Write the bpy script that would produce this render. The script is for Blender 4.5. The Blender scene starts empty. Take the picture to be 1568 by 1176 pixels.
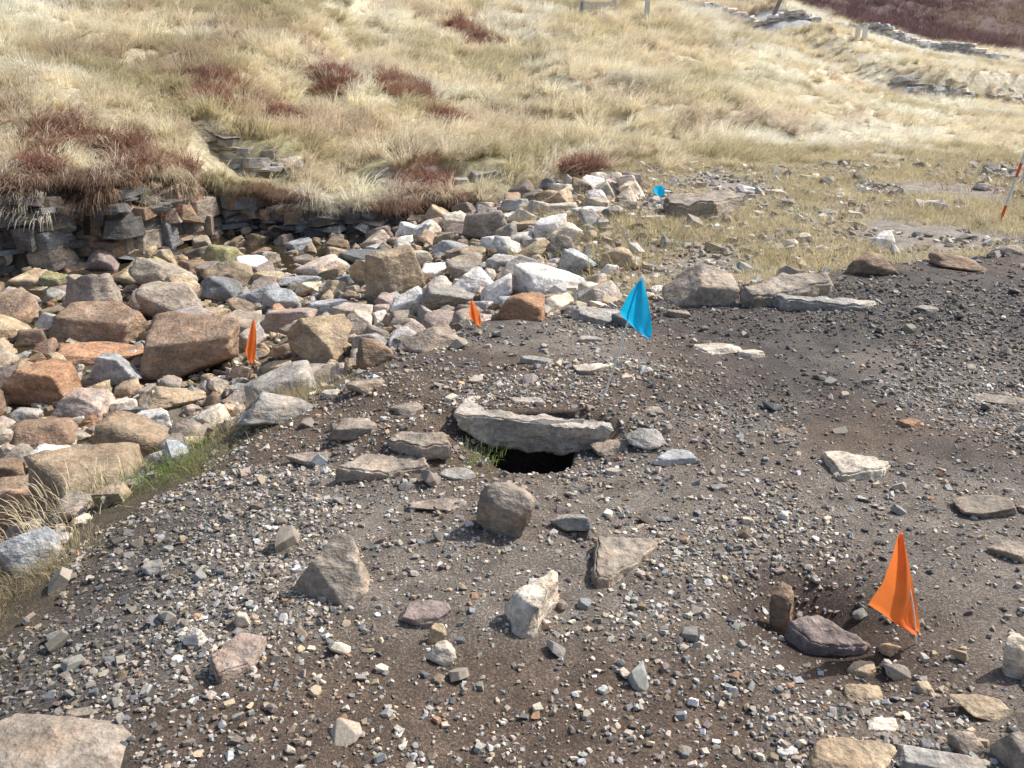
import bpy, math, numpy as np, bmesh
from mathutils import Vector, Euler
RS=np.random.RandomState(7)
scene=bpy.context.scene
# ---------------- noise ----------------
_T=np.random.RandomState(1).rand(65536).astype(np.float64)
def _h(ix,iy,iz=0):
    return _T[((ix*73856093)^(iy*19349663)^(iz*83492791))&65535]
def n2(x,y):
    xi=np.floor(x).astype(np.int64); yi=np.floor(y).astype(np.int64)
    fx=x-xi; fy=y-yi; fx=fx*fx*(3-2*fx); fy=fy*fy*(3-2*fy)
    a=_h(xi,yi);b=_h(xi+1,yi);c=_h(xi,yi+1);d=_h(xi+1,yi+1)
    return (a+(b-a)*fx)*(1-fy)+(c+(d-c)*fx)*fy
def fbm(x,y,o=4,s=1.0,off=0.0):
    r=0;a=1;t=0
    for i in range(o):
        r=r+a*n2(x*s+off+17.3*i,y*s-off+9.1*i); t+=a; a*=.5; s*=2.03
    return r/t*2-1
def n3(p):
    i=np.floor(p).astype(np.int64); f=p-i; f=f*f*(3-2*f)
    X,Y,Z=i[...,0],i[...,1],i[...,2]; r=0
    for dx in (0,1):
        for dy in (0,1):
            for dz in (0,1):
                w=(f[...,0] if dx else 1-f[...,0])*(f[...,1] if dy else 1-f[...,1])*(f[...,2] if dz else 1-f[...,2])
                r=r+w*_h(X+dx,Y+dy,Z+dz)
    return r*2-1
def ss(a,b,x):
    t=np.clip((x-a)/(b-a),0,1); return t*t*(3-2*t)
# ---------------- terrain ----------------
EDGE=np.array([(-1.85,-4),(-1.75,1),(-1.53,2.3),(-1.37,3.2),(-1.15,3.75),(-.74,4.33),(-.13,5.04),(.89,5.52),(2.37,6.25),(3.87,6.75),(8,8.2),(60,26)],float)
def poly_sd(E,x,y):
    best=np.full(x.shape,1e9); sg=np.ones(x.shape)
    for (ax,ay),(bx,by) in zip(E[:-1],E[1:]):
        dx,dy=bx-ax,by-ay; L=dx*dx+dy*dy
        t=np.clip(((x-ax)*dx+(y-ay)*dy)/L,0,1)
        d=np.hypot(x-ax-t*dx,y-ay-t*dy)
        cr=dx*(y-ay)-dy*(x-ax)
        m=d<best; best=np.where(m,d,best); sg=np.where(m,np.sign(cr),sg)
    return best*sg
def edge_sd(x,y): return poly_sd(EDGE,x,y)
W1=np.array([(30,30.),(19.6,35.),(13,39.5),(6.6,44.),(0,50)])
CX=[-60,-9,-5.5,-4.4,-3.87,-3.0,-2.3,-.55,.14,3,8,20,80]
CY=[4,8.6,9.5,10.0,11.6,11.5,11.1,11.6,11.7,12.2,13,16,30]
def ycl(x): return np.interp(x,CX,CY)+.12*np.sin(x*5.1)+.07*np.sin(x*11.7+1)+.05*np.sin(x*23)
def chh(x): return np.interp(x,[-9,-5.5,-4.2,-3.6,-2.3,-.6,.3],[.85,.88,.78,.45,.34,.14,0])
def bedz(x,y):
    t=ss(-2.6,1.2,x-.12*(y-7)); z=-.78*(1-t)+-.2*t
    z=z+.10*ss(6,12,y)
    dc=ycl(x)-y
    z=z-.16*ss(.0,.3,dc)*(1-ss(1.2,2.4,dc))*(1-ss(-2.6,-.6,x))
    z=z-.12*np.exp(-((x+5.2)**2+(y-7.2)**2)/1.2)
    return z
OC=[(-3.6,12.5,.78,.36),(-1.5,12.45,.75,.22),(-.45,12.6,.5,.16)]
def hillz(x,y):
    yc=ycl(x); a=x/np.maximum(y,8)
    sl=np.interp(a,[-.9,-.56,-.2,.15,.3,.42,.56,.8],[.24,.205,.16,.105,.05,.004,-.02,-.03])
    d=np.maximum(y-yc,0)
    z=bedz(x,yc)+chh(x)+sl*d*np.minimum(1,.55+d/12)
    z=z+.8*ss(26.8,27.6,y-.25*(x-13))*ss(10.0,12.0,x)
    z=z+.05*np.maximum(y-31,0)*ss(.1,.5,a)
    far=np.maximum(y-52,0); z=z+.16*far+.0006*far**2
    w=ss(.2,3,d)*(1-ss(.25,.5,a)*.8)
    z=z+w*(.34*fbm(x,y,3,.28,3.)+.19*fbm(x,y,3,1.1,8.))
    z=z+.45*np.exp(-((x+6.3)**2/1.2+(y-12.2)**2/1.0))
    for xo,yf,wd,hh in OC:
        yy=y-yf-.1*np.sin(x*4)
        z=z+hh*ss(0,.10,yy)*np.exp(-((x-xo)/wd)**4)*(1-ss(.5,2.4,yy))
    return z
def fgz(x,y):
    z=-.16*ss(-.4,-1.8,x)+.03*fbm(x,y,3,1.2,5.)+.016*fbm(x,y,3,6.,2.)
    near=np.exp(-(((x-.1)/.5)**4+((y-3.6)/.3)**4)); z=z*(1-.7*near)
    yb=3.50-.06*(x-.1); s=ss(.3,.62,np.abs(x-.1))
    z=z+.095*ss(yb-.38*s,yb+.10+.45*s,y)*np.exp(-((x-.1)/.85)**4)*(1-ss(3.9,5.4,y))
    z=z+.08*np.exp(-(((x+.42)/.2)**2+((y-3.44)/.17)**2))+.03*np.exp(-(((x-.64)/.2)**2+((y-3.44)/.17)**2))
    z=z-.05*np.exp(-(((x-.09)/.32)**4+((y-3.38)/.17)**4))
    z=z+.07*ss(.6,2,x)*ss(4.2,5.5,y)
    r=np.sqrt(((x-.085)/.19)**2+((y-3.48)/.25)**2)+.12*fbm(x,y,2,9.,1.)
    z=z-.55*(1-ss(.66,1.02,r))*(1-ss(3.55,3.60,y))
    z=z-.12*np.exp(-(((x-.88)/.17)**2+((y-2.36)/.13)**2))-.05*np.exp(-(((x-.98)/.3)**2+((y-2.15)/.3)**2))
    return z
def H(x,y):
    x=np.asarray(x,float); y=np.asarray(y,float)
    sd=edge_sd(x,y)+.12*fbm(x,y,3,1.7,4.)
    W=np.interp(x,[-1.5,-.3,2,5],[1.45,1.2,.9,.7])
    b=bedz(x,y)+.045*fbm(x,y,4,2.2,7.)
    f=fgz(x,y); low=f+(b-f)*ss(-.1,1,sd/W)
    k=ss(-.02,.16,y-ycl(x))
    k2=np.where(chh(x)>.05,k,ss(-1.5,1.0,y-ycl(x)))
    return low+(hillz(x,y)-low)*k2
def H1(x,y): return float(H(np.array([x]),np.array([y]))[0])
ys=np.concatenate([np.linspace(-4,.9,50),np.geomspace(.92,260,800)])
ts=np.linspace(-1,1,760); ts=.75*ts+.25*ts**3
YY,TT=np.meshgrid(ys,ts,indexing='ij'); XX=TT*(2.6+.85*np.maximum(YY,0))
ZZ=H(XX,YY)
def newmesh(name,V,F,smooth=False,cols=None,mat=None):
    me=bpy.data.meshes.new(name)
    V=np.asarray(V,np.float32); F=np.asarray(F,np.int32); k=F.shape[1]
    me.vertices.add(len(V)); me.vertices.foreach_set('co',V.ravel())
    me.loops.add(F.size); me.loops.foreach_set('vertex_index',F.ravel())
    me.polygons.add(len(F)); me.polygons.foreach_set('loop_start',np.arange(0,F.size,k,dtype=np.int32))
    me.polygons.foreach_set('use_smooth',np.full(len(F),smooth))
    me.update(calc_edges=True)
    if cols is not None:
        at=me.color_attributes.new('Col','FLOAT_COLOR','POINT')
        c=np.ones((len(V),4),np.float32); c[:,:3]=cols; at.data.foreach_set('color',c.ravel())
    ob=bpy.data.objects.new(name,me)
    if mat: me.materials.append(mat)
    return ob
def link(ob): scene.collection.objects.link(ob); return ob
# ---------------- materials ----------------
def mat_base(name):
    m=bpy.data.materials.new(name); m.use_nodes=True; nt=m.node_tree; nt.nodes.clear()
    o=nt.nodes.new('ShaderNodeOutputMaterial'); b=nt.nodes.new('ShaderNodeBsdfPrincipled')
    nt.links.new(b.outputs[0],o.inputs[0]); b.inputs['Roughness'].default_value=.8
    b.inputs['Specular IOR Level'].default_value=.3
    return m,nt,b
def noise(nt,scale,detail=4,rough=.6,stretch=None):
    g=nt.nodes.get('GEO') or nt.nodes.new('ShaderNodeNewGeometry'); g.name='GEO'
    n=nt.nodes.new('ShaderNodeTexNoise'); n.inputs['Scale'].default_value=scale
    n.inputs['Detail'].default_value=detail; n.inputs['Roughness'].default_value=rough
    if stretch:
        mp=nt.nodes.new('ShaderNodeMapping'); mp.inputs['Scale'].default_value=stretch; nt.links.new(g.outputs['Position'],mp.inputs[0]); nt.links.new(mp.outputs[0],n.inputs['Vector'])
    else: nt.links.new(g.outputs['Position'],n.inputs['Vector'])
    return n
def ramp(nt,src,stops):
    r=nt.nodes.new('ShaderNodeValToRGB'); e=r.color_ramp.elements
    while len(e)<len(stops): e.new(.5)
    for i,(p,c) in enumerate(stops):
        e[i].position=p; e[i].color=(c,c,c,1) if not hasattr(c,'__len__') else (*c,1)
    nt.links.new(src,r.inputs[0]); return r
def mul(nt,a,b,f=1.0,mode='MULTIPLY'):
    m=nt.nodes.new('ShaderNodeMix'); m.data_type='RGBA'; m.blend_type=mode; m.inputs[0].default_value=f
    nt.links.new(a,m.inputs[6])
    if hasattr(b,'__len__'): m.inputs[7].default_value=(*b,1)
    else: nt.links.new(b,m.inputs[7])
    return m
def attr(nt,name='Col',typ='GEOMETRY'):
    a=nt.nodes.new('ShaderNodeAttribute'); a.attribute_name=name; a.attribute_type=typ; return a
def bump(nt,b,srcs):
    prev=None
    for s,st,dist in srcs:
        n=nt.nodes.new('ShaderNodeBump'); n.inputs['Strength'].default_value=st; n.inputs['Distance'].default_value=dist
        nt.links.new(s,n.inputs['Height'])
        if prev: nt.links.new(prev.outputs[0],n.inputs['Normal'])
        prev=n
    nt.links.new(prev.outputs[0],b.inputs['Normal'])
gm,nt,b=mat_base('ground_soil'); a=attr(nt)
nA=noise(nt,120,4,.85); nB=noise(nt,7,4,.65)
m1=mul(nt,a.outputs['Color'],ramp(nt,nA.outputs[0],[(.3,.45),(.52,1.0),(.64,2.2)]).outputs[0])
m2=mul(nt,m1.outputs[2],ramp(nt,nB.outputs[0],[(.3,.65),(.7,1.3)]).outputs[0])
nt.links.new(m2.outputs[2],b.inputs['Base Color'])
bump(nt,b,[(nA.outputs[0],1.0,.016)])
def rockmat(name,fine=45,coarse=7,stain=.38,bs=.65):
    m,nt,b=mat_base(name); a=attr(nt)
    n1=noise(nt,fine,5,.75); n2_=noise(nt,coarse,4,.65,(1,1,1.8))
    r1=mul(nt,a.outputs['Color'],ramp(nt,n1.outputs[0],[(.3,.6),(.52,1.0),(.68,1.4)]).outputs[0])
    r2=mul(nt,r1.outputs[2],ramp(nt,n2_.outputs[0],[(.32,.65),(.5,1.0),(.66,1.4)]).outputs[0])
    r3=mul(nt,r2.outputs[2],ramp(nt,n2_.outputs[1],[(.48,(1,1,1)),(.62,(1.1,.8,.57))]).outputs[0],stain)
    nt.links.new(r3.outputs[2],b.inputs['Base Color'])
    bump(nt,b,[(n2_.outputs[0],bs,.06),(n1.outputs[0],bs,.014)])
    return m
rm=rockmat('weathered_stone')
pm,nt,b=mat_base('gravel_stone'); a=attr(nt); n1=noise(nt,120,3,.7)
q=mul(nt,a.outputs['Color'],ramp(nt,n1.outputs[0],[(.3,.7),(.5,1.0),(.7,1.3)]).outputs[0]); nt.links.new(q.outputs[2],b.inputs['Base Color'])
# ---------------- ground sheet ----------------
X,Y=XX.ravel(),YY.ravel(); Z=ZZ.ravel()
sd=edge_sd(X,Y)+.12*fbm(X,Y,3,1.7,4.)
def C(*c): return np.array(c,float)
def mix(a,b,t): return a*(1-t[:,None])+b*t[:,None]
def patch_dark(x,y):
    return np.clip(ss(.6,1.6,x)*ss(3.6,4.7,y)*(.6+.4*fbm(x,y,3,1.1,3.))+ss(.0,.4,fbm(x,y,4,.9,30.))*.65+.9*ss(-.75,-1.35,x)*ss(3.6,2.8,y),0,1)
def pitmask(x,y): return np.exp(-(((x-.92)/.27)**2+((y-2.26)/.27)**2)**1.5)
def soil(x,y):
    return np.clip(ss(-.1,.3,fbm(x,y,4,.8,60.))+np.exp(-(((x-.92)/.38)**2+((y-2.15)/.4)**2)),0,1)
def ground_col(X,Y,sd):
    N=len(X)
    fg=np.tile(C(.26,.224,.188),(N,1))
    fg=mix(fg,C(.17,.12,.087),soil(X,Y)*.9)
    fg=mix(fg,C(.095,.085,.081),patch_dark(X,Y)*.8)
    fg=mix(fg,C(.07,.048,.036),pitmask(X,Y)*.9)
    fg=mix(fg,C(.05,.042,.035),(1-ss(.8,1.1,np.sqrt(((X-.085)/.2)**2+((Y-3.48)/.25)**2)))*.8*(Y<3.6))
    bed=np.tile(C(.22,.185,.14),(N,1))
    flat=mix(np.tile(C(.33,.29,.245),(N,1)),C(.48,.41,.27),ss(-.25,.2,fbm(X,Y,4,1.1,90.)))
    bed=mix(bed,flat,ss(-.6,1.2,X-.1*(Y-7)))
    bank=mix(np.tile(C(.15,.12,.085),(N,1)),C(.22,.20,.12),ss(0,.4,fbm(X,Y,4,2.,20.)))
    c=mix(fg,bed,ss(0,.5,sd))
    bk=ss(-.15,.1,sd)*(1-ss(.9,1.4,sd))*(1-ss(4.2,5,Y))
    c=mix(c,bank,bk)
    hill=mix(np.tile(C(.56,.49,.34),(N,1)),C(.38,.34,.20),ss(-.1,.4,fbm(X,Y,4,.35,44.)))
    hill=mix(hill,C(.68,.62,.47),ss(.0,.5,fbm(X,Y,4,.5,11.)))
    c=mix(c,hill,ss(-.1,.6,Y-ycl(X))*np.where(chh(X)>.05,1,ss(-1.,2.5,Y-ycl(X))))
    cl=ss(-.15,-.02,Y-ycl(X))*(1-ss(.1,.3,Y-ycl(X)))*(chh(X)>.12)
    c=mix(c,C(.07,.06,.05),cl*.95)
    heath=mix(np.tile(C(.11,.068,.065),(N,1)),C(.19,.13,.11),ss(-.2,.5,fbm(X,Y,4,.12,3.)))
    c=mix(c,heath,ss(47,50,Y+.8*(X-10))*ss(.0,.1,X/np.maximum(Y,1)))
    tr=(1-ss(1.6,2.4,np.abs(poly_sd(W1,X,Y))))     # gravel track along the slope
    c=mix(c,C(.50,.48,.455),tr*.95)
    return c
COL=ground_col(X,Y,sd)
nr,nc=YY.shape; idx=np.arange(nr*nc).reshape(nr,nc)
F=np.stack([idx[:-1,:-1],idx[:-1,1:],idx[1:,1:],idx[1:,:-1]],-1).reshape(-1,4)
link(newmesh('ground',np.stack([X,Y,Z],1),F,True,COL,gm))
# ---------------- camera ----------------
CAMZ=1.6; P=math.radians(21); FP=1394.0
cam=bpy.data.cameras.new('camera'); cam.lens=32; cam.sensor_width=36; cam.clip_end=1000; cam.clip_start=.05
co=bpy.data.objects.new('camera',cam); co.location=(0,0,CAMZ); co.rotation_euler=(math.radians(90)-P,0,0); link(co); scene.camera=co
_s=np.geomspace(.8,140,6000)
def hit(u,v):
    a=(u-784)/FP; t=-(v-588)/FP
    dy=math.cos(P)+t*math.sin(P); dz=-math.sin(P)+t*math.cos(P)
    x=a*_s; y=dy*_s; z=CAMZ+dz*_s
    h=H(x,y); w=np.nonzero(z<h)[0]
    i=w[0] if len(w) else len(_s)-1
    return x[i],y[i],h[i],_s[i]
def at_plane(u,v,yp):
    a=(u-784)/FP; t=-(v-588)/FP; dy=math.cos(P)+t*math.sin(P); dz=-math.sin(P)+t*math.cos(P); s=yp/dy
    return np.array((a*s,yp,CAMZ+dz*s))
def at_level(u,v,zp):
    a=(u-784)/FP; t=-(v-588)/FP; dy=math.cos(P)+t*math.sin(P); dz=-math.sin(P)+t*math.cos(P); s=(zp-CAMZ)/dz
    return np.array((a*s,dy*s,zp))
# ---------------- rocks ----------------
def ico(sub):
    bm=bmesh.new(); bmesh.ops.create_icosphere(bm,subdivisions=sub,radius=1)
    V=np.array([v.co[:] for v in bm.verts]); F=np.array([[v.index for v in f.verts] for f in bm.faces]); bm.free()
    return V/np.linalg.norm(V,axis=1)[:,None],F
ICO={k:ico(k) for k in (3,4,5)}
def norm(V):
    mn,mx=V.min(0),V.max(0); return (V-(mn+mx)/2)/(mx-mn)
def rshape(sub,rs,kind='block',p=60,rough=.03):
    D,F=ICO[sub]
    if kind=='flat':
        k=rs.randint(5,8); an=(np.arange(k)+rs.uniform(-.3,.3,k))*6.283/k+rs.rand()*6; nz=rs.uniform(-.3,.3,k)
        N=np.stack([np.cos(an),np.sin(an),nz],1); N=np.vstack([N,[[rs.uniform(-.15,.15),rs.uniform(-.15,.15),1],[rs.uniform(-.3,.3),rs.uniform(-.3,.3),1],[0,0,-1]]])
        c=np.concatenate([rs.uniform(.6,1.0,k),[.6,.68,.7]])
    elif kind=='round':
        N=rs.normal(size=(20,3)); c=rs.uniform(.85,1.08,20); p=20
    else:
        k=rs.randint(4,8)
        N=rs.normal(size=(k,3)); N=np.vstack([N,np.array([[1,.1,.15],[-1,0,.3],[0,1,.1],[0,-1,.35],[.15,-.1,1],[0,0,-1]])+rs.normal(0,.26,(6,3))]); c=np.concatenate([rs.uniform(.68,1.05,k),rs.uniform(.6,.85,6)])
    N=N/np.linalg.norm(N,axis=1)[:,None]
    q=np.maximum(D@N.T,0)/c
    q0=q.max(1); r=((q/q0[:,None])**p).sum(1)**(-1/p)/q0; r=np.minimum(r,1.5)
    V=D*r[:,None]
    o=rs.rand(3)*50
    d=n3(V*1.6+o)*rough*1.6+n3(V*4+o)*rough*.9+n3(V*9+o)*rough*.6
    d=d+rough*.9*np.round(n3(V*np.array([2,2,5])+o)*2)/2
    if sub>3: d=d+n3(V*22+o)*rough*.3
    V=V*(1+d[:,None])
    return norm(V),F
def hull(rs,kind='block',bev=.035):
    if kind=='flat':
        k=rs.randint(5,8); an=(np.arange(k)+rs.uniform(-.35,.35,k))*6.283/k; r=rs.uniform(.65,1,k)
        P_=np.stack([np.cos(an)*r,np.sin(an)*r,-rs.uniform(.5,1,k)],1); Q=P_.copy(); s=rs.uniform(.7,1,k); Q[:,0]*=s;Q[:,1]*=s; Q[:,2]=rs.uniform(.6,1,k)
        pts=np.vstack([P_,Q])
    elif kind in('round','rough'):
        k=22 if kind=='round' else 12
        pts=rs.normal(size=(k,3)); pts/=np.linalg.norm(pts,axis=1)[:,None]
    else:
        pts=np.array([[i,j,k] for i in(-1,1) for j in(-1,1) for k in(-1,1)],float)*rs.uniform(.5,1,(8,3)); e=rs.normal(size=(4,3)); pts=np.vstack([pts,e/np.linalg.norm(e,axis=1)[:,None]*1.05])
    bm=bmesh.new()
    for p in pts: bm.verts.new(p)
    r=bmesh.ops.convex_hull(bm,input=bm.verts[:])
    g=list({e for e in r['geom_interior']+r['geom_unused'] if isinstance(e,bmesh.types.BMVert)})
    if g: bmesh.ops.delete(bm,geom=g,context='VERTS')
    if bev:
        bmesh.ops.dissolve_limit(bm,angle_limit=math.radians(10),verts=bm.verts[:],edges=bm.edges[:])
        bmesh.ops.bevel(bm,geom=bm.edges[:],offset=bev,segments=1,affect='EDGES',clamp_overlap=True)
    bmesh.ops.triangulate(bm,faces=bm.faces[:]); bm.normal_update()
    bm.verts.ensure_lookup_table(); bm.verts.index_update()
    V=np.array([v.co[:] for v in bm.verts]); F=np.array([[v.index for v in f.verts] for f in bm.faces]); bm.free()
    return norm(V),F
def rotm(rx,ry,rz): return np.array(Euler((rx,ry,rz)).to_matrix())
PAL={'tan':(.45,.355,.24),'brown':(.32,.23,.16),'rust':(.42,.25,.15),'grey':(.37,.35,.315),'blue':(.39,.40,.40),'white':(.72,.69,.64),
 'pale':(.60,.53,.43),'dark':(.12,.115,.11),'purple':(.27,.215,.19),'pink':(.43,.35,.295),'moss':(.33,.31,.17),'gbrown':(.34,.29,.235),'slate':(.21,.22,.225)}
KR=[
(775,785,92,100,'gbrown','round','boulder'),(880,800,66,46,'grey','block','rock'),
(505,878,128,108,'gbrown','block','boulder'),(675,1000,50,38,'pale','block','rock'),(668,972,30,34,'tan','block','rock'),
(300,975,38,32,'white','block','rock'),(650,938,84,40,'purple','flat','rock'),
(1510,772,104,36,'gbrown','flat','flat_stone'),(1550,842,80,34,'gbrown','flat','flat_stone'),
(1300,1155,160,76,'tan','block','boulder'),(1440,1160,140,66,'grey','block','boulder'),(1555,1015,50,70,'pale','block','rock'),(1505,1078,90,46,'tan','block','rock'),(1568,1150,90,80,'gbrown','block','boulder'),
(100,1140,250,150,'gbrown','round','boulder'),(40,850,115,100,'blue','block','boulder'),(35,775,130,100,'brown','block','boulder'),
(1207,1147,36,28,'white','flat','rock'),(1097,531,84,20,'pale','flat','flat_stone'),(1148,541,46,15,'pale','flat','flat_stone'),(905,564,58,19,'pale','flat','flat_stone'),(822,551,52,15,'grey','flat','flat_stone'),(990,568,20,14,'white','block','rock'),(960,577,22,13,'pale','block','rock'),
(1032,697,74,24,'blue','flat','flat_stone'),(985,672,62,30,'grey','block','rock'),(935,682,62,28,'gbrown','block','rock'),
(670,770,92,22,'gbrown','flat','flat_stone'),(545,655,74,36,'gbrown','block','rock'),(622,624,62,26,'gbrown','block','rock'),(505,602,36,14,'pale','flat','flat_stone'),(425,628,116,66,'grey','block','boulder'),(700,725,60,22,'grey','flat','flat_stone'),
(403,596,130,48,'pink','block','boulder'),(805,612,56,10,'grey','flat','flat_stone'),(235,868,40,24,'grey','block','rock'),
(1000,628,36,14,'gbrown','block','rock'),(1390,645,40,26,'rust','flat','rock'),(1420,472,40,10,'grey','flat','flat_stone'),(1545,612,110,12,'gbrown','flat','flat_stone'),(1200,790,20,18,'white','block','rock'),(1145,798,22,16,'pale','block','rock'),(1325,1060,60,36,'tan','block','rock'),(1350,1108,50,26,'pale','block','rock'),(1480,1140,50,40,'gbrown','block','rock'),(375,950,30,28,'pale','block','rock'),(130,1088,60,20,'gbrown','flat','rock'),(1420,1055,34,26,'tan','block','rock'),(1362,990,36,24,'tan','block','rock'),(1318,1022,50,30,'tan','flat','rock'),
(300,540,156,115,'brown','block','boulder'),(78,590,116,84,'rust','block','boulder'),(180,572,82,66,'blue','block','boulder'),(224,650,92,62,'white','block','boulder'),
(150,500,140,84,'brown','block','boulder'),(268,470,110,76,'gbrown','block','boulder'),(490,528,100,84,'tan','block','boulder'),(545,500,52,46,'pale','block','boulder'),
(605,432,100,88,'tan','block','boulder'),(578,545,66,50,'brown','block','boulder'),(262,606,110,46,'tan','block','boulder'),(130,620,90,60,'pink','block','boulder'),(95,738,120,56,'gbrown','block','boulder'),
(485,568,120,36,'pink','flat','flat_stone'),(800,474,80,56,'rust','block','boulder'),(800,460,76,22,'blue','flat','flat_stone'),(690,458,100,50,'grey','block','boulder'),(400,455,76,44,'blue','block','boulder'),(340,447,70,50,'slate','block','boulder'),
(575,398,110,34,'slate','flat','flat_stone'),(745,350,80,50,'gbrown','block','boulder'),(845,432,120,56,'white','block','boulder'),(730,432,90,46,'white','block','boulder'),(40,435,76,46,'tan','block','boulder'),(165,408,62,46,'purple','block','boulder'),
(340,402,66,50,'moss','block','boulder'),(255,400,40,36,'tan','block','boulder'),(88,440,40,40,'moss','block','boulder'),(1070,442,108,64,'gbrown','block','boulder'),
(1335,405,80,36,'brown','block','boulder'),(1347,372,42,32,'white','block','rock'),(1465,402,76,32,'brown','block','boulder'),(930,420,34,28,'white','block','rock'),(915,478,96,34,'grey','block','boulder'),(965,490,60,30,'slate','block','boulder'),
(440,490,90,50,'pink','block','boulder'),(640,400,50,36,'pale','block','boulder'),(460,430,70,30,'blue','block','boulder'),(510,470,90,34,'blue','flat','boulder'),(40,545,50,70,'rust','flat','flat_stone'),(150,540,150,40,'rust','flat','flat_stone'),
(660,520,90,44,'gbrown','block','boulder'),(380,500,80,40,'gbrown','block','boulder'),(875,398,30,34,'gbrown','block','rock'),(950,400,60,40,'tan','block','boulder'),(1503,288,24,14,'pale','block','rock'),(1185,295,40,14,'pale','flat','rock'),(55,515,70,40,'brown','block','boulder'),(252,362,40,44,'slate','block','boulder'),
(905,325,60,22,'white','flat','rock'),(860,318,60,20,'pale','flat','rock'),(820,345,60,22,'tan','flat','rock'),(630,355,50,26,'white','block','rock'),(690,380,60,30,'blue','block','boulder'),(35,640,60,40,'grey','block','boulder'),(30,700,70,40,'gbrown','block','boulder'),(185,690,60,34,'slate','block','rock'),(120,680,40,44,'slate','flat','rock'),
(560,590,60,22,'gbrown','flat','rock'),(900,520,40,14,'grey','flat','rock'),(1040,480,40,16,'gbrown','flat','rock'),(480,700,90,24,'gbrown','flat','flat_stone'),(1100,745,30,14,'grey','flat','rock'),
(1270,330,40,16,'grey','block','rock'),(1230,365,30,16,'pale','block','rock'),(1310,330,30,14,'pale','block','rock'),(1545,385,50,22,'gbrown','block','rock'),(1000,335,50,14,'pale','flat','rock'),(1410,378,30,14,'tan','block','rock')]
KXY=[]
rk=np.random.RandomState(11)
for i,(u,v,w,h,cn,kind,nm) in enumerate(KR):
    x,y,z,s=hit(u,min(v+h*.22,1250))
    W=w*s/FP; Hm=h*s/FP
    th=math.atan2(CAMZ-z,y)
    dep=W*(.8 if kind!='flat' else .62)
    hh=(Hm-dep*math.sin(th)*.8)/math.cos(th)
    if hh<.3*Hm: hh=.3*Hm; dep=max(.45*W,min(dep,(Hm-hh*math.cos(th))/max(.2,math.sin(th))))
    if kind=='flat': hh=min(hh,.2*W)
    hh*=1.3
    V,F_=rshape(5 if w>80 else 4,rk,kind,rough=.032 if kind!='flat' else .022)
    V=V*np.array([W,dep,hh])
    tl=.08 if kind=='flat' else .18
    V=V@rotm(rk.uniform(-tl,tl),rk.uniform(-tl,tl),rk.uniform(-.35,.35)).T
    e_=V.max(0)-V.min(0); V=V*np.array([W/e_[0],dep/e_[1],max(hh,e_[2]*.8)/e_[2]])
    c=np.array(PAL[cn])*rk.uniform(.88,1.1)
    cc=np.tile(c,(len(V),1)); t=ss(-.2,.6,n3(V*6/max(W,.05)+i*3.)); cc=mix(cc,c*1.3,t*.5)
    ob=newmesh(nm,V,F_,True,cc,rm)
    ob.location=(x,y,H1(x,y)+hh*.5-hh*.27); link(ob)
    KXY.append((x,y,W*.5))
def refine(bm,L,name,col,n1=.012,n2_=.006,seed=0):
    bmesh.ops.recalc_face_normals(bm,faces=bm.faces[:])
    bmesh.ops.bevel(bm,geom=bm.edges[:],offset=L*.5,segments=2,affect='EDGES')
    bmesh.ops.triangulate(bm,faces=bm.faces[:])
    for _ in range(4):
        bmesh.ops.subdivide_edges(bm,edges=[e for e in bm.edges if e.calc_length()>L],cuts=1); bmesh.ops.triangulate(bm,faces=bm.faces[:])
    bm.verts.index_update(); V=np.array([v.co[:] for v in bm.verts]); F_=np.array([[v.index for v in f.verts] for f in bm.faces]); bm.free()
    ce=V.mean(0); V=V-ce; o=seed*7.1
    k=.012/L
    for ax in range(3):
        V[:,ax]+=n1*n3(V*12*k+o+ax*5)+n2_*n3(V*38*k+o+ax*9)+n2_*.5*n3(V*100*k+o)
    cc=np.tile(np.array(col),(len(V),1)); cc=mix(cc,np.array(col)*1.3,ss(-.2,.6,n3(V*14*k+o))*.6)
    ob=newmesh(name,V,F_,True,cc,rm); ob.location=ce; link(ob); return ob
SH=[('flat_stone','gbrown',[(912,820,.05),(1018,824,.02),(985,850,.02),(935,883,.025),(911,880,.04)],.08,1.03),
('rock','pale',[(849,868,.09),(857,880,.085),(823,930,.075),(806,962,.02),(788,955,.02),(768,928,.02),(782,905,.08)],.14,1.0),
('boulder','purple',[(1203,952,.11),(1255,938,.13),(1336,984,.10),(1300,992,.09),(1240,978,.11)],.22,1.02),
('rock','brown',[(1184,915,.08),(1197,890,.10),(1216,902,.10),(1212,925,.08)],.26,1.0),
('flat_stone','pink',[(322,1004,.03),(376,966,.04),(406,973,.04),(385,1010,.03),(335,1030,.03)],.08,1.04),
('flat_stone','pale',[(1260,690,.03),(1372,703,.02),(1350,720,.02),(1285,724,.02)],.07,1.03),
('flat_stone','gbrown',[(514,720,.02),(560,692,.02),(642,690,.02),(655,714,.015),(598,722,.015)],.07,1.02),
('flat_stone','gbrown',[(592,668,.025),(612,655,.03),(680,660,.03),(690,682,.015),(640,686,.015)],.07,1.02),
('flat_stone','gbrown',[(1022,298,.16),(1120,290,.16),(1136,302,.14),(1095,312,.14),(1022,312,.14)],.25,1.0),
('flat_stone','gbrown',[(1132,438,.08),(1190,422,.10),(1268,418,.10),(1276,432,.07),(1210,446,.05),(1150,450,.05)],.2,1.0),
('flat_stone','grey',[(1184,452,.04),(1345,458,.04),(1325,467,.03),(1205,462,.03)],.10,1.0)]
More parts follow.
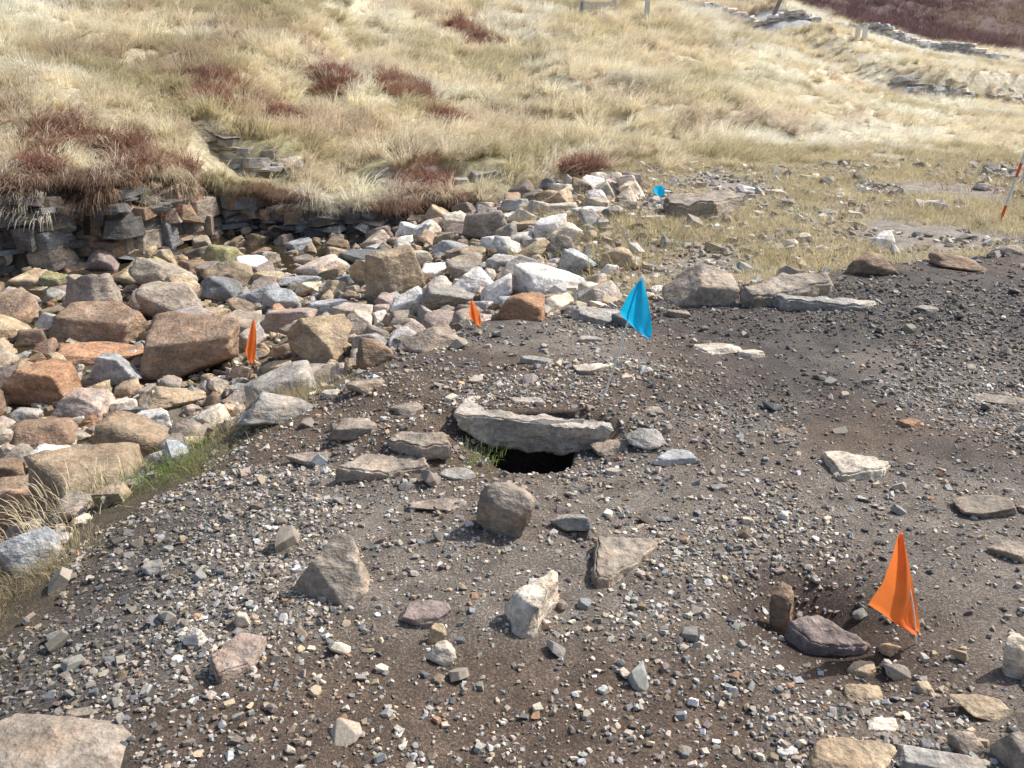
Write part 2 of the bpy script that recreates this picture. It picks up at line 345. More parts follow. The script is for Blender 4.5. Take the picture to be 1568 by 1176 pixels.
for i,(nm,cn,ol,dp,gr_) in enumerate(SH):
    cu=sum(o[0] for o in ol)/len(ol); cv=sum(o[1] for o in ol)/len(ol); x0,y0,z0,s0=hit(cu,cv)
    bm=bmesh.new(); top=[np.array(at_level(u,v,z0+h)) for u,v,h in ol]; cen=sum(top)/len(top)
    tv=[bm.verts.new(p) for p in top]
    bv=[bm.verts.new((cen[0]+(p[0]-cen[0])*gr_*1.02,cen[1]+(p[1]-cen[1])*gr_+ (0 if p[1]>cen[1] else -.01),z0-dp*.55)) for p in top]
    bm.faces.new(tv); bm.faces.new(bv[::-1]); n=len(ol)
    for k in range(n): bm.faces.new((tv[k],bv[k],bv[(k+1)%n],tv[(k+1)%n]))
    L=.0042*s0; refine(bm,L,nm,PAL[cn],.9*L,.45*L,i+1)
    KXY.append((cen[0],cen[1],.1))
for (u,v) in ((379,572),(732,500),(1008,304)):
    h_=hit(u,v); dd=math.hypot(h_[0],h_[1])
    for k in (0,.22,.45,.7): KXY.append((h_[0]*(1-k/dd),h_[1]*(1-k/dd),.13))
KXY=np.array(KXY)
# capstone slab bridging the hole, its back edge running into the spoil
prof=[(694,630),(745,640),(850,652),(925,652),(944,659),(925,680),(893,694),(862,697),(800,692),(757,687),(732,672),(702,654)]
bm=bmesh.new(); fr=[bm.verts.new(at_plane(u,v,3.50-.04*((u-694)/250.)+.02*math.sin(u*.05))) for u,v in prof]
f0=bm.faces.new(fr); r=bmesh.ops.extrude_face_region(bm,geom=[f0])
for vtx in r['geom']:
    if isinstance(vtx,bmesh.types.BMVert):
        vtx.co.y+=.27; vtx.co.x=.1+(vtx.co.x-.1)*.9; vtx.co.z=vtx.co.z*.8-.012
refine(bm,.012,'capstone_slab',(.42,.385,.335),.011,.006,3)
def batch(name,pts,sizes,cols,kinds,mat,sink=.25,bev=.035,nproto=24,seed=3,yaw=math.pi,asp=(.55,.95,.35,.7),tilt=.25,sub=0,smooth=False):
    rs=np.random.RandomState(seed); protos=[rshape(sub,rs,kinds[k%len(kinds)],rough=.035) if sub else hull(rs,kinds[k%len(kinds)],bev) for k in range(nproto)]
    n=len(pts); pi=rs.randint(0,nproto,n); Vs=[];Fs=[];Cs=[];base=0
    z=H(pts[:,0],pts[:,1])
    for k in range(nproto):
        m=np.nonzero(pi==k)[0]
        if not len(m): continue
        V,Fq=protos[k]; q=len(V)
        S=np.stack([np.ones(len(m)),rs.uniform(asp[0],asp[1],len(m)),rs.uniform(asp[2],asp[3],len(m))],1)*sizes[m][:,None]
        W=V[None]*S[:,None,:]
        ax=rs.normal(0,tilt,len(m)); c,s=np.cos(ax)[:,None],np.sin(ax)[:,None]
        W=np.stack([W[...,0],W[...,1]*c-W[...,2]*s,W[...,1]*s+W[...,2]*c],-1)
        ax=rs.normal(0,tilt,len(m)); c,s=np.cos(ax)[:,None],np.sin(ax)[:,None]
        W=np.stack([W[...,0]*c+W[...,2]*s,W[...,1],-W[...,0]*s+W[...,2]*c],-1)
        ya=rs.uniform(-yaw,yaw,len(m)); c,s=np.cos(ya)[:,None],np.sin(ya)[:,None]
        W=np.stack([W[...,0]*c-W[...,1]*s,W[...,0]*s+W[...,1]*c,W[...,2]],-1)
        W[...,0]+=pts[m,0][:,None]; W[...,1]+=pts[m,1][:,None]; W[...,2]+=(z[m]+S[:,2]*(.5-sink))[:,None]
        Vs.append(W.reshape(-1,3).astype(np.float32)); Fs.append((Fq[None]+(base+np.arange(len(m))*q)[:,None,None]).reshape(-1,3).astype(np.int32)); base+=len(m)*q
        Cs.append(np.repeat(cols[m],q,axis=0).astype(np.float32))
    return link(newmesh(name,np.concatenate(Vs),np.concatenate(Fs),smooth,np.concatenate(Cs),mat))
def palette(rs,n,names,w):
    P_=np.array([PAL[k] for k in names]); i=rs.choice(len(names),n,p=np.array(w)/sum(w))
    return P_[i]*rs.uniform(.7,1.25,(n,1))*rs.uniform(.97,1.03,(n,3))
rs=np.random.RandomState(21)
def in_stream(x,y):
    sd=edge_sd(x,y); right=.6+.05*(y-5)+.5*ss(8,11,y)*1.5
    return (sd>.45)&(y<ycl(x)-.1)&(x<right)&(y>2.2)&(x>-9)
def scatter(rs,n,x0,x1,y0,y1,fn):
    x=rs.uniform(x0,x1,n); y=rs.uniform(y0,y1,n); m=fn(x,y); return np.stack([x[m],y[m]],1)
pts=scatter(rs,7000,-8.5,1.6,2.3,11.8,in_stream)
sz=np.clip(rs.lognormal(-1.65,.5,len(pts)),.11,.6); sz=np.where((pts[:,0]>-1.2)|(pts[:,1]>9.6),np.minimum(sz,.36),sz)
keep=[]; order=np.argsort(-sz); A=KXY.copy()
for i in order:
    x,y=pts[i]; d=np.hypot(A[:,0]-x,A[:,1]-y)
    if np.all(d>(A[:,2]*.85+sz[i]*.33)): keep.append(i); A=np.vstack([A,[x,y,sz[i]*.5]])
pts=pts[keep]; sz=sz[keep]
left=ss(-1.2,-3.2,pts[:,0])
c1=palette(rs,len(pts),['gbrown','brown','tan','rust','moss','grey','purple','pink'],[4,3.2,3.5,.8,.3,1,.6,.8]); c2=palette(rs,len(pts),['pale','white','pink','blue','tan','grey','gbrown'],[3,1.4,1.2,.7,3.5,2,1.8])
cols=np.where((rs.rand(len(pts))<left)[:,None],c1,c2)
bg_=sz>.24
K=['block','block','flat','block','flat']
batch('stream_boulders',pts[bg_],sz[bg_],cols[bg_],K,rm,.24,0,34,5,asp=(.55,.95,.38,.7),tilt=.28,sub=4,smooth=True)
batch('stream_boulders',pts[~bg_],sz[~bg_],cols[~bg_],K,rm,.24,0,34,8,asp=(.55,.95,.38,.7),tilt=.28,sub=3,smooth=True)
pts=scatter(rs,16000,-8.5,1.9,2.3,11.8,lambda x,y:in_stream(x-.1,y)|((edge_sd(x,y)>.2)&(x<.9)&(x>-1.6)&(y<ycl(x))&(y>4.5)))
sz=np.clip(rs.lognormal(-2.75,.45,len(pts)),.03,.18)
batch('stream_cobbles',pts,sz,palette(rs,len(pts),['gbrown','brown','tan','pale','white','blue','grey','slate'],[4,2.4,3,2,.6,.6,2,.5]),['rough','round','flat'],rm,.2,0,24,6)
def gravel(name,n,rng,lo,hi,mu,sg,pal,w,bev,seed,fn):
    rs=np.random.RandomState(seed); pts=scatter(rs,n,*rng,fn)
    sz=np.clip(rs.lognormal(math.log(mu),sg,len(pts)),lo,hi); c=palette(rs,len(pts),pal,w)*rs.lognormal(0,.25,(len(pts),1))*.97
    dk=patch_dark(pts[:,0],pts[:,1]); dk=np.where(edge_sd(pts[:,0],pts[:,1])<.1,dk,0); c=np.clip(c*(1-.42*dk)[:,None],0,.85)
    return batch(name,pts,sz,c,['rough','flat','rough','block'],pm,.22,bev,32,seed,asp=(.5,.95,.3,.6),tilt=.35)
def nothole(x,y): return (((x-.085)/.19)**2+((y-3.48)/.25)**2>1)|(y>3.62)
def g_near(x,y):
    d=.2+.8*ss(-.35,.25,fbm(x,y,3,1.3,70.)); d=d*np.where(y>3.5,.8,1)*(1-.6*soil(x,y))*(1-.5*ss(-.9,-1.4,x)*ss(3.6,2.8,y))*(1-.8*pitmask(x,y))
    d=np.maximum(d,.9*np.exp(-(((x-.1)/.45)**4+((y-3.85)/.22)**4)))
    return (edge_sd(x,y)<.15+.12*np.sin(7*y)+.1*fbm(x,y,3,3.,9.))&(np.abs(x)<.75*y+.9)&nothole(x,y)&(RS.rand(len(x))<d)
GP=['grey','gbrown','pale','tan','dark','slate','white','pink','blue','rust']; GW=[5,5,2.8,2,1.4,1.8,1.,1.5,1.,.3]
gravel('gravel',170000,(-3,4.6,.9,4.2),.005,.032,.0108,.48,GP,GW,0,31,g_near)
gravel('gravel',90000,(-2,7,4.1,8.2),.009,.04,.015,.42,GP,GW,0,32,g_near)
gravel('coarse_gravel',2700,(-3,6,.9,7.5),.025,.12,.033,.45,['gbrown','grey','pale','tan','purple','pink','slate'],[5,4,2,2,.7,1,1],.04,33,lambda x,y:(edge_sd(x,y)<.25)&(np.abs(x)<.75*y+.9)&nothole(x,y)&(fbm(x,y,3,1.1,12.)>-.25))
gravel('meadow_stones',15000,(.2,10,5.6,13.5),.02,.2,.042,.55,['grey','pale','tan','gbrown','white'],[3,3,2,3,.7],.03,34,lambda x,y:(edge_sd(x,y)>0)&(y<ycl(x)+.8)&(fbm(x,y,3,.8,51.)>-.25))
# ---------------- rock bank & outcrops ----------------
def layered(name,line,hgt,chm,cols_n,cols_w,seed,blen=.28,z0=None,mat=rm,thick=.3,lean=.04,over=1.18,irr=.1,hfun=None,cv=(.6,1.4),bright=1.0,kinds=('block','flat')):
    rs=np.random.RandomState(seed); line=np.array(line); seg=np.hypot(*(line[1:]-line[:-1]).T); cum=np.concatenate([[0],np.cumsum(seg)])
    Vs=[];Fs=[];Cs=[];base=0; protos=[hull(rs,kinds[k%len(kinds)],.03) for k in range(16)]
    zs=0;c=0
    while zs<hgt:
        ch=chm*rs.uniform(*cv); s=rs.uniform(-.1,.1)
        while s<cum[-1]:
            L=blen*rs.uniform(.35,1.8); mid=min(max(s+L/2,0),cum[-1])
            x=np.interp(mid,cum,line[:,0]); y=np.interp(mid,cum,line[:,1])
            k=min(max(np.searchsorted(cum,mid),1),len(line)-1); d=line[k]-line[k-1]; ang=math.atan2(d[1],d[0])
            zb=z0(x,y) if z0 else 0
            if (hfun is None) or zs<hfun(x):
                V,Fq=protos[rs.randint(16)]
                W=V*np.array([L*over,thick*rs.uniform(.8,1.2),ch*(over+.15)*rs.uniform(.8,1.3)])@rotm(rs.normal(0,.09),rs.normal(0,.07),ang+rs.normal(0,.2)).T
                off=rs.uniform(-irr,irr)+c*lean
                W=W+np.array([x-math.sin(ang)*off,y+math.cos(ang)*off,zb+zs+ch/2+rs.normal(0,.012)])
                Vs.append(W);Fs.append(Fq+base);base+=len(W)
                cc=np.array(PAL[cols_n[rs.choice(len(cols_n),p=np.array(cols_w)/sum(cols_w))]])*rs.uniform(.75,1.15)*bright
                Cs.append(np.tile(cc,(len(W),1)))
            s+=L*rs.uniform(.75,.95)
        zs+=ch;c+=1
    return link(newmesh(name,np.concatenate(Vs),np.concatenate(Fs),False,np.concatenate(Cs),mat))
bk=['dark','slate','gbrown','white','brown']
xs=np.linspace(-9,-3.5,60); layered('layered_rock_bank',[(x,ycl(x)+.09) for x in xs],.95,.075,bk,[6,3,3,.35,2],41,blen=.30,z0=lambda x,y:bedz(x,y)-.05,thick=.36,lean=.008,over=1.35,irr=.10,hfun=lambda x:chh(x)-.17+.08*math.sin(x*7),cv=(.4,2.2),kinds=('rough','flat','flat','block'))
xs=np.linspace(-3.6,-.5,34); layered('layered_rock_bank',[(x,ycl(x)+.07) for x in xs],.5,.08,bk,[6,3,2,.3,2],42,z0=lambda x,y:bedz(x,y)-.05,thick=.32,lean=.012,over=1.3,irr=.07,hfun=lambda x:chh(x)-.10,kinds=('rough','flat','flat','block'))
for k,(xo,yf,wd,hh) in enumerate(OC):
    L=[(x,yf+.1*math.sin(x*4)+.07) for x in np.linspace(xo-wd*.9,xo+wd*.9,12)]
    layered('rock_outcrop',L,hh,[.07,.065,.065][k],['gbrown','grey','slate','pale'],[3,3,1,2],43+k,blen=.26,z0=lambda x,y:H1(x,y-.3)-.06,thick=.36,lean=.025,irr=.04,over=1.3,hfun=lambda x:hh*math.exp(-((x-xo)/wd)**4)-.03,bright=1.15,cv=(.5,1.7),kinds=('rough','flat','flat','block'))
L=[]
for (ax,ay),(bx,by) in zip(W1[:-1],W1[1:]):
    for t in np.linspace(0,1,8)[:-1]: L.append((ax+(bx-ax)*t,ay+(by-ay)*t))
layered('tumbled_stone_wall',L,.34,.08,['grey','pale','blue','white'],[5,3,2,2],51,blen=.26,z0=lambda x,y:H1(x,y)-.05,thick=.5,lean=.0,over=1.6,irr=.10,bright=1.35,hfun=lambda x:.25+.1*math.sin(x*.9)+.08*math.sin(x*2.3))
L=[(x,27.1+.25*(x-13)) for x in np.linspace(11.0,30,26)]
layered('retaining_wall',L,.6,.07,['grey','blue','pale'],[5,3,3],52,blen=.22,z0=lambda x,y:H1(x,y-.5)-.05,thick=.6,lean=.06,over=1.7,irr=.05,bright=1.35,hfun=lambda x:.42+.12*math.sin(x*1.7)+.12*math.sin(x*4.1),kinds=('rough','flat'))
# ---------------- grass ----------------
def tuft(name,rs,nb,hgt,spread,droop,wid,bias,mat):
    seg=4; V=[];F=[]
    for k in range(nb):
        an=rs.uniform(0,6.283); r0=spread*.3*math.sqrt(rs.rand()); bx,by=r0*math.cos(an),r0*math.sin(an)
        L=hgt*rs.uniform(.55,1.15); d=np.array([math.cos(an)*rs.uniform(.2,1)*spread*1.6+bias[0],math.sin(an)*rs.uniform(.2,1)*spread*1.6+bias[1],rs.uniform(.7,1.1)])
        d/=np.linalg.norm(d); p=np.array([bx,by,-.03]); w=wid*rs.uniform(.6,1.2)
        sa=rs.uniform(0,3.14); side=np.array([math.cos(sa),math.sin(sa),0]); b0=len(V)
        dr=droop*rs.uniform(.5,1.4)
        for s in range(seg+1):
            ww=w*(1-.85*s/seg); V.append(p-side*ww/2);V.append(p+side*ww/2)
            if s: F.append((b0+2*s-2,b0+2*s-1,b0+2*s+1,b0+2*s))
            p=p+d*L/seg; d=d+np.array([bias[0]*.35,bias[1]*.35,-dr*(s+1)/seg]); d/=np.linalg.norm(d)
            if bias[1]>-.6: p[2]=max(p[2],.01)
    return newmesh(name,np.array(V),np.array(F),False,None,mat)
def grassmat(name):
    m=bpy.data.materials.new(name); m.use_nodes=True; nt=m.node_tree; nt.nodes.clear()
    o=nt.nodes.new('ShaderNodeOutputMaterial'); df=nt.nodes.new('ShaderNodeBsdfDiffuse'); tr=nt.nodes.new('ShaderNodeBsdfTranslucent'); mx=nt.nodes.new('ShaderNodeMixShader'); mx.inputs[0].default_value=.45
    a=attr(nt,'tint','INSTANCER'); n=noise(nt,22,2,.7)
    q=mul(nt,a.outputs['Color'],ramp(nt,n.outputs[0],[(.3,.65),(.5,1.),(.7,1.25)]).outputs[0])
    for s in (df,tr): nt.links.new(q.outputs[2],s.inputs['Color'])
    nt.links.new(df.outputs[0],mx.inputs[1]);nt.links.new(tr.outputs[0],mx.inputs[2]);nt.links.new(mx.outputs[0],o.inputs[0]); return m
gr=grassmat('dry_grass_blades')
def field(name,pts,z,scale,tint,protos,rs,yaw=1.0,tilt=.12):
    col=bpy.data.collections.new(name+'_tufts')
    for p in protos: col.objects.link(p)
    n=len(pts); me=bpy.data.meshes.new(name); me.vertices.add(n)
    me.vertices.foreach_set('co',np.stack([pts[:,0],pts[:,1],z],1).astype(np.float32).ravel())
    at=me.attributes.new('tint','FLOAT_COLOR','POINT'); c=np.ones((n,4),np.float32); c[:,:3]=np.clip(tint,0,.93); at.data.foreach_set('color',c.ravel())
    at=me.attributes.new('rot','FLOAT_VECTOR','POINT'); r=np.stack([rs.normal(0,tilt,n),rs.normal(0,tilt,n),rs.uniform(-yaw,yaw,n)],1).astype(np.float32); at.data.foreach_set('vector',r.ravel())
    at=me.attributes.new('scl','FLOAT','POINT'); at.data.foreach_set('value',scale.astype(np.float32))
    at=me.attributes.new('idx','INT','POINT'); at.data.foreach_set('value',rs.randint(0,len(protos),n).astype(np.int32))
    ob=link(bpy.data.objects.new(name,me))
    g=bpy.data.node_groups.new(name,'GeometryNodeTree'); g.interface.new_socket('Geometry',in_out='INPUT',socket_type='NodeSocketGeometry'); g.interface.new_socket('Geometry',in_out='OUTPUT',socket_type='NodeSocketGeometry')
    N=g.nodes; gi=N.new('NodeGroupInput'); go=N.new('NodeGroupOutput'); iop=N.new('GeometryNodeInstanceOnPoints'); ci=N.new('GeometryNodeCollectionInfo')
    ci.inputs['Collection'].default_value=col; ci.inputs['Separate Children'].default_value=True; ci.inputs['Reset Children'].default_value=True
    def na(nm,t):
        q=N.new('GeometryNodeInputNamedAttribute'); q.data_type=t; q.inputs['Name'].default_value=nm; return q.outputs['Attribute']
    e=N.new('FunctionNodeEulerToRotation'); g.links.new(na('rot','FLOAT_VECTOR'),e.inputs[0])
    m2p=N.new('GeometryNodeMeshToPoints')
    g.links.new(gi.outputs[0],m2p.inputs[0]); g.links.new(m2p.outputs[0],iop.inputs['Points']); g.links.new(ci.outputs[0],iop.inputs['Instance'])
    iop.inputs['Pick Instance'].default_value=True; g.links.new(na('idx','INT'),iop.inputs['Instance Index'])
    g.links.new(e.outputs[0],iop.inputs['Rotation']); g.links.new(na('scl','FLOAT'),iop.inputs['Scale']); g.links.new(iop.outputs[0],go.inputs[0])
    md=ob.modifiers.new('scatter','NODES'); md.node_group=g
    return ob
rs=np.random.RandomState(77)
TP=[tuft('tussock',rs,90,.46,.40,.75,.012,(.26,-.46),gr) for i in range(6)]
TH=[tuft('overhang',rs,70,.42,.35,1.1,.012,(.1,-.75),gr) for i in range(4)]
bp=[(315,130,36,28),(315,158,32,14),(510,118,44,26),(480,100,20,12),(610,135,48,18),(642,152,28,18),(720,60,40,22),(695,38,18,10),(685,192,36,16),(90,215,40,20),(185,230,26,30),(225,262,16,14),(290,330,14,20),(430,185,16,22),(650,288,36,10),(890,265,18,9),(60,265,20,14),(200,290,16,14)]
BC=[]
for (u,v,ru,rv) in bp:
    h_=hit(u,v); BC.append((h_[0],h_[1],ru*h_[3]/FP))
def fan(rs,n,y0,y1,pw):
    y=(rs.rand(n)*(y1**pw-y0**pw)+y0**pw)**(1/pw); t=rs.uniform(-1,1,n); return np.stack([t*(1.5+.72*y),y],1)
pts=fan(rs,26000,9,62,1.0)
x,y=pts.T; d=y-ycl(x); ok=(d>.14+.5*(x>.3)*rs.rand(len(x))*3)&(y+.8*(x-10)*(x/y>.02)<50)&(np.abs(poly_sd(W1,x,y))>1.5)
for xo,yf,wd,hh in OC:
    ok&=~((np.abs(x-xo)<wd*.9)&(y-yf>-.5)&(y-yf<.16))
for (bx,by,br) in BC: ok&=~((np.hypot((x-bx)/br,(y-by)/(br*1.8))<.85)&(rs.rand(len(x))<.9))
bare=fbm(x,y,3,.5,200.)>.38
ok&=~(bare&(rs.rand(len(x))<.7)); pts=pts[ok]; x,y=pts.T
def straw(x,y,rs):
    n=len(x); c=np.tile(C(.88,.79,.60),(n,1))
    c=mix(c,C(.93,.89,.77),ss(-.15,.35,fbm(x,y,4,.45,11.)))
    c=mix(c,C(.60,.54,.33),ss(.0,.4,fbm(x,y,4,.6,44.))*.8)
    c=mix(c,C(.55,.42,.32),ss(.15,.45,fbm(x,y,3,.8,120.))*.55)
    return c*rs.uniform(.75,1.12,(n,1))
a=x/y
sc=rs.uniform(.6,1.25,len(x))*(1-.45*ss(.15,.4,a))*np.interp(y,[10,20,45],[.85,1.,1.5])
field('dry_grass',pts,H(x,y),sc,straw(x,y,rs),TP,rs,.7)
x=rs.uniform(-9,-.6,620); y=ycl(x)+rs.uniform(.08,.26,620)
field('overhanging_grass',np.stack([x,y],1),H(x,y)-.01,rs.uniform(.5,1.15,620)*np.where(x<-3.7,1.,.7),mix(straw(x,y,rs)*.9,C(.36,.22,.15),(fbm(x,y,3,1.3,66.)>.12)*.8),TH,rs,.5)
q=[]
for (bx,by,br) in BC:
    for k in range(int(18+br*90)):
        g=rs.normal(0,.42,2); q.append((bx+g[0]*br,by+g[1]*br*1.5))
q=np.array(q); q=q[q[:,1]>ycl(q[:,0])+.05]; TB=[tuft('rush_clump',rs,60,.30,.5,.9,.013,(.08,-.35),gr) for i in range(4)]
tc=C(.37,.21,.155)*rs.uniform(.6,1.35,(len(q),1)); tc[rs.rand(len(q))<.15]=C(.6,.48,.34)
field('dead_bracken',q,H(q[:,0],q[:,1])+.05,rs.uniform(.7,1.2,len(q)),tc,TB,rs,3.1)
pts=np.stack([rs.uniform(2,75,16000),rs.uniform(34,95,16000)],1); x,y=pts.T
ok=(y+.8*(x-10)>51)&(x/y>.05)&(x<.75*y+3)&(np.abs(poly_sd(W1,x,y))>2.2); pts=pts[ok]; x,y=pts.T
field('heather',pts,H(x,y)-.05,rs.uniform(1.2,2.6,len(x)),mix(np.tile(C(.21,.135,.13),(len(x),1)),C(.36,.27,.21),ss(0,.5,fbm(x,y,3,.2,9.)))*rs.uniform(.7,1.2,(len(x),1)),TB,rs,3.1)
TS=[tuft('turf',rs,45,.10,.9,.7,.005,(0,-.1),gr) for i in range(5)]
pts=np.stack([rs.uniform(-1,14,34000),rs.uniform(5,15,34000)],1); x,y=pts.T
ok=(edge_sd(x,y)>.1)&(fbm(x,y,4,1.1,90.)>-.12)&(x>.2)&(np.abs(x)<.75*y+1)&(y<ycl(x)+2.5); pts=pts[ok];x,y=pts.T
field('short_grass',pts,H(x,y),rs.uniform(.4,1.1,len(x)),mix(np.tile(C(.78,.68,.48),(len(x),1)),C(.48,.43,.23),rs.rand(len(x))**2)*rs.uniform(.7,1.1,(len(x),1)),TS,rs,3.1)
pts=np.stack([rs.uniform(-3.2,-.6,4200),rs.uniform(1,4.4,4200)],1); x,y=pts.T; sdd=edge_sd(x,y)
ok=(sdd>.02)&(sdd<.6-.3*ss(3.,3.9,y))&(fbm(x,y,3,2.2,20.)>.0); pts=pts[ok];x,y=pts.T
gn=(np.exp(-((x+1.55)**2+(y-3.6)**2)/.07))
tc=mix(np.tile(C(.55,.46,.29),(len(x),1)),C(.25,.35,.10),np.clip(gn*1.4,0,1)); tc=mix(tc,C(.27,.23,.13),rs.rand(len(x))*.7)
field('bank_grass',pts,H(x,y),rs.uniform(.3,.8,len(x)),tc,TS,rs,3.1)
def tuftat(name,lst,col,protos,s0):
    q=[]
    for (u,v,r,n) in lst:
        for k in range(n):
            g=rs.normal(0,.5,2)*r; h_=hit(u+g[0],v+g[1]*.6); q.append(h_[:3])
    q=np.array(q); field(name,q[:,:2],q[:,2],rs.uniform(.7,1.2,len(q))*s0,np.array(col)*rs.uniform(.7,1.2,(len(q),1)),protos,rs,3.1)
tuftat('pale_grass_tuft',[(150,765,38,16),(110,790,24,8)],(.8,.7,.48),TS,1.3)
tuftat('green_grass_tuft',[(285,680,40,26),(705,704,12,4)],(.28,.37,.12),TS,.55)
tuftat('grass_tussock',[(960,400,50,14),(1000,370,60,14),(1235,405,30,8),(850,385,30,6)],(.55,.47,.26),TS,1.7)
tuftat('heather_tuft',[(1480,280,40,5)],(.4,.28,.2),TS,2)
# ---------------- water ----------------
wm,nt,b=mat_base('stream_water_surface'); b.inputs['Base Color'].default_value=(.045,.035,.02,1); b.inputs['Roughness'].default_value=.08; b.inputs['Specular IOR Level'].default_value=.5
n=noise(nt,9,2,.5); bump(nt,b,[(n.outputs[0],.25,.02)])
gx,gy=np.meshgrid(np.linspace(-9,-1.4,60),np.linspace(4.5,11.9,60),indexing='ij'); gz=np.full(gx.shape,-.775)
i_=np.arange(3600).reshape(60,60); Fw=np.stack([i_[:-1,:-1],i_[1:,:-1],i_[1:,1:],i_[:-1,1:]],-1).reshape(-1,4)
link(newmesh('stream_water',np.stack([gx.ravel(),gy.ravel(),gz.ravel()],1),Fw,True,None,wm))
# ---------------- flags ----------------
def flagmat(name,c):
    m=bpy.data.materials.new(name); m.use_nodes=True; nt=m.node_tree; nt.nodes.clear()
    o=nt.nodes.new('ShaderNodeOutputMaterial'); df=nt.nodes.new('ShaderNodeBsdfPrincipled'); tr=nt.nodes.new('ShaderNodeBsdfTranslucent'); mx=nt.nodes.new('ShaderNodeMixShader'); mx.inputs[0].default_value=.5
    df.inputs['Roughness'].default_value=.45; n=noise(nt,25,3,.5); r=ramp(nt,n.outputs[0],[(.3,tuple(k*.85 for k in c)),(.7,c)])
    nt.links.new(r.outputs[0],df.inputs['Base Color']);nt.links.new(r.outputs[0],tr.inputs['Color'])
    nt.links.new(df.outputs[0],mx.inputs[1]);nt.links.new(tr.outputs[0],mx.inputs[2]);nt.links.new(mx.outputs[0],o.inputs[0]);return m
fo=flagmat('orange_plastic',(.98,.27,.06)); fb=flagmat('blue_plastic',(.01,.58,.95))
wmat,nt,b=mat_base('wire_stake'); b.inputs['Base Color'].default_value=(.85,.85,.83,1); b.inputs['Roughness'].default_value=.4
def tube(pts,r,seg=8):
    V=[];F=[]
    for i,p in enumerate(pts):
        p=Vector(p); d=(Vector(pts[min(i+1,len(pts)-1)])-Vector(pts[max(i-1,0)])).normalized()
        s=d.cross(Vector((0,1,.1))).normalized(); t=d.cross(s)
        for k in range(seg):
            a=k/seg*6.2832; V.append(tuple(p+(s*math.cos(a)+t*math.sin(a))*r))
        if i:
            for k in range(seg): F.append(((i-1)*seg+k,(i-1)*seg+(k+1)%seg,i*seg+(k+1)%seg,i*seg+k))
    return np.array(V),np.array(F)
def flag(name,base,top,outline,mat,depthamp=.03,r=.0024):
    e=bpy.data.objects.new(name,None); e.location=base; link(e)
    B=np.array(base,float); T=np.array(top,float)-B
    V,F=tube([tuple(float(c) for c in T*t+np.array((.006*math.sin(t*5),-.004,0))) for t in np.linspace(-.08,1,8)],r)
    o=newmesh('stake',V,F,True,None,wmat); link(o); o.parent=e
    rows=np.array(outline); nr=26; nc_=14
    tt=np.linspace(0,len(rows)-1,nr); L=np.stack([np.interp(tt,range(len(rows)),rows[:,0,k]) for k in range(3)],1); R=np.stack([np.interp(tt,range(len(rows)),rows[:,1,k]) for k in range(3)],1)
    g=[]
    for i in range(nr):
        for j in range(nc_):
            s=j/(nc_-1); p=L[i]*(1-s)+R[i]*s-B; p=p+np.array((0,depthamp*math.sin(s*7+i*.12)*(i/nr)**.7-.02*math.sin(s*3.1),0)); g.append(p)
    i_=np.arange(nr*nc_).reshape(nr,nc_); F=np.stack([i_[:-1,:-1],i_[1:,:-1],i_[1:,1:],i_[:-1,1:]],-1).reshape(-1,4)
    o=newmesh('cloth',np.array(g),F,True,None,mat); link(o); o.parent=e
def mkflag(name,bu,bv,tu,tv,rows,mat,dy=0.0,amp=.02,r=.0024):
    x,y,z,s=hit(bu,bv); top=at_plane(tu,tv,y+dy)
    out=[(at_plane(l[0],l[1],y+dy),at_plane(r_[0],r_[1],y+dy)) for l,r_ in rows]
    flag(name,(float(x),float(y),float(z)),top,out,mat,amp,r)
mkflag('survey_flag',920,616,984,425,[((978,430),(984,425)),((962,452),(992,456)),((950,478),(998,490)),((952,484),(999,508)),((966,498),(996,517)),((990,514),(994,518))],fb,r=.0042)
mkflag('survey_flag',1402,985,1378,812,[((1376,813),(1380,812)),((1368,850),(1391,855)),((1354,895),(1402,905)),((1332,930),(1408,945)),((1352,942),(1409,958)),((1394,964),(1406,966))],fo,0,.02)
mkflag('survey_flag',379,572,389,489,[((387,490),(390,489)),((381,510),(392,508)),((375,538),(392,532)),((378,550),(391,546)),((386,555),(390,554))],fo,0,.02,.004)
mkflag('survey_flag',732,500,722,460,[((720,461),(724,459)),((719,472),(729,471)),((718,485),(735,484)),((722,490),(737,492)),((732,497),(737,497))],fo,0,.02)
mkflag('survey_flag',1008,304,1013,285,[((1007,284),(1014,283)),((1001,288),(1018,290)),((1002,295),(1018,296)),((1008,300),(1016,300))],fb,0,.02)
wp,nt,b=mat_base('white_paint'); b.inputs['Base Color'].default_value=(.75,.74,.7,1)
rp,nt,b=mat_base('red_orange_paint'); b.inputs['Base Color'].default_value=(.75,.13,.05,1)
dw,nt,b=mat_base('weathered_timber'); nn=noise(nt,14,5,.6); r=ramp(nt,nn.outputs[0],[(.3,(.16,.14,.11)),(.7,(.36,.33,.28))]); nt.links.new(r.outputs[0],b.inputs['Base Color'])
x,y,z,s=hit(1533,336); e=bpy.data.objects.new('ranging_pole',None); e.location=(x,y,z); link(e)
tp=at_plane(1580,205,y)-np.array((x,y,z))
for k in range(6):
    V,F=tube([tuple(tp*(k/6)),tuple(tp*((k+1)/6))],.014,12); o=newmesh('band_%d'%k,V,F,True,None,[rp,wp,wp][k%3]); link(o); o.parent=e
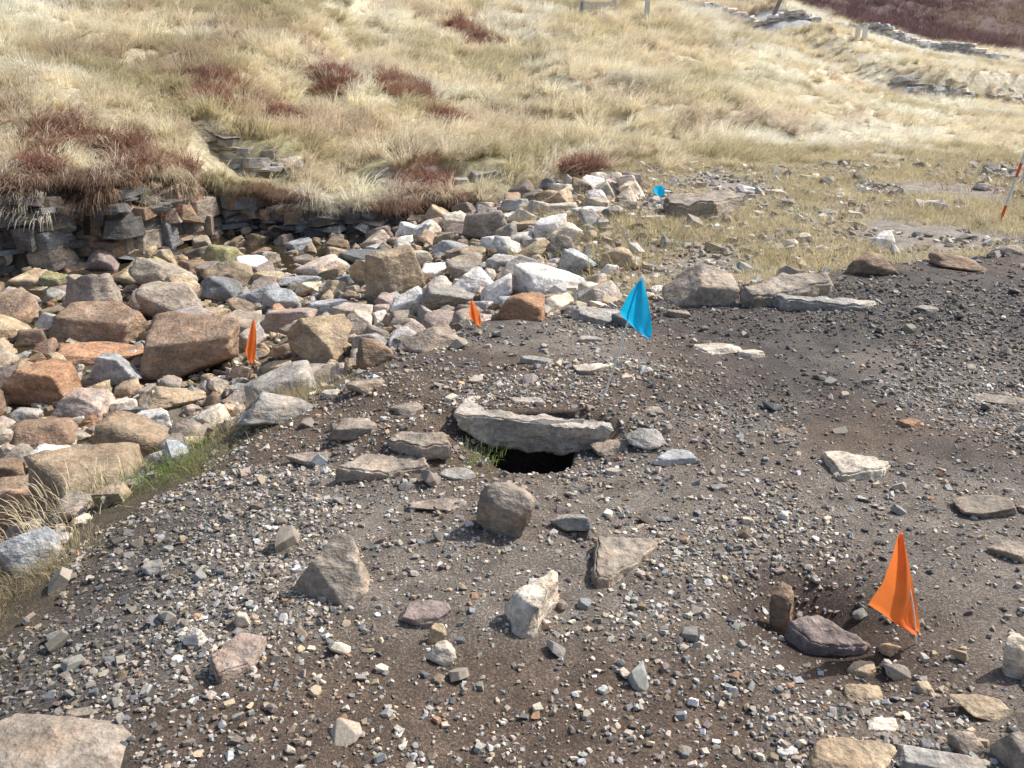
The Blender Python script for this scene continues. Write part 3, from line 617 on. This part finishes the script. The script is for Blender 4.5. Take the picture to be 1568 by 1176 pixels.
def prism(a,b,w,d):
    a=Vector(a);b_=Vector(b); z=(b_-a).normalized(); up=Vector((0,1,0)) if abs(z.z)>.5 else Vector((0,0,1)); x=z.cross(up).normalized(); y=x.cross(z).normalized()
    V=[]
    for p,k in ((a,1),(b_,.96)):
        for sx,sy in ((-1,-1),(1,-1),(1,1),(-1,1)): V.append(tuple(p+x*sx*w/2*k+y*sy*d/2*k))
    return np.array(V),np.array([(0,1,2,3),(7,6,5,4),(0,4,5,1),(1,5,6,2),(2,6,7,3),(3,7,4,0)])
def group(name,parts):
    o0=parts[0][1]; e=bpy.data.objects.new(name,None); e.location=o0; link(e)
    for nm,a,b_,w,d,mt in parts:
        V,F=prism(Vector(a)-Vector(o0),Vector(b_)-Vector(o0),w,d); o=newmesh(nm,V,F,False,None,mt); link(o); o.parent=e
def gp(u,v): a=hit(u,v); return Vector([float(k) for k in a[:3]])
p1,p2,p3=gp(890,28),gp(940,26),gp(990,36)
Zv=Vector((0,0,1)); parts=[]
for i,p in enumerate((p1,p2,p3)): parts.append(('post_%d'%i,p-Zv*.2,p+Zv*1.35,.15,.15,wp))
parts+=[('bottom_rail',p1+Zv*.35+Vector((0,-.11,0)),p2+Zv*.35+Vector((0,-.11,0)),.05,.22,dw),('mid_rail',p1+Zv*.75+Vector((0,-.11,0)),p3+Zv*.7+Vector((0,-.11,0)),.05,.12,wp),('top_rail',p1+Zv*1.2+Vector((0,-.11,0)),p3+Zv*1.1+Vector((0,-.11,0)),.05,.12,wp)]
group('white_fence',parts)
p=gp(1178,36); group('fence_post',[('shaft',p-Zv*.1,p+Vector((.5,0,1.3)),.14,.14,dw)])
for u in (1312,1323):
    p=gp(u,62); group('gate_post',[('shaft',p-Zv*.1,p+Vector((.0,0,.5)),.14,.14,wp)])
# ---------------- light ----------------
el=math.radians(46); az=math.radians(62)
dirn=Vector((math.sin(az)*math.cos(el),math.cos(az)*math.cos(el),math.sin(el)))
sl=bpy.data.lights.new('sun','SUN'); sl.energy=5.0; sl.angle=math.radians(.5); sl.color=(1,.96,.90)
so=bpy.data.objects.new('sun',sl); so.rotation_euler=(-dirn).to_track_quat('-Z','Y').to_euler(); so.location=(0,0,20); link(so)
w=bpy.data.worlds.new('World'); scene.world=w; w.use_nodes=True; nt=w.node_tree; bg=nt.nodes['Background']
sk=nt.nodes.new('ShaderNodeTexSky'); sk.sky_type='NISHITA'; sk.sun_disc=False; sk.sun_elevation=el; sk.sun_rotation=az; sk.dust_density=3.0
nt.links.new(sk.outputs[0],bg.inputs[0]); bg.inputs[1].default_value=.15
scene.view_settings.view_transform='Standard'; scene.view_settings.look='None'; scene.view_settings.exposure=0
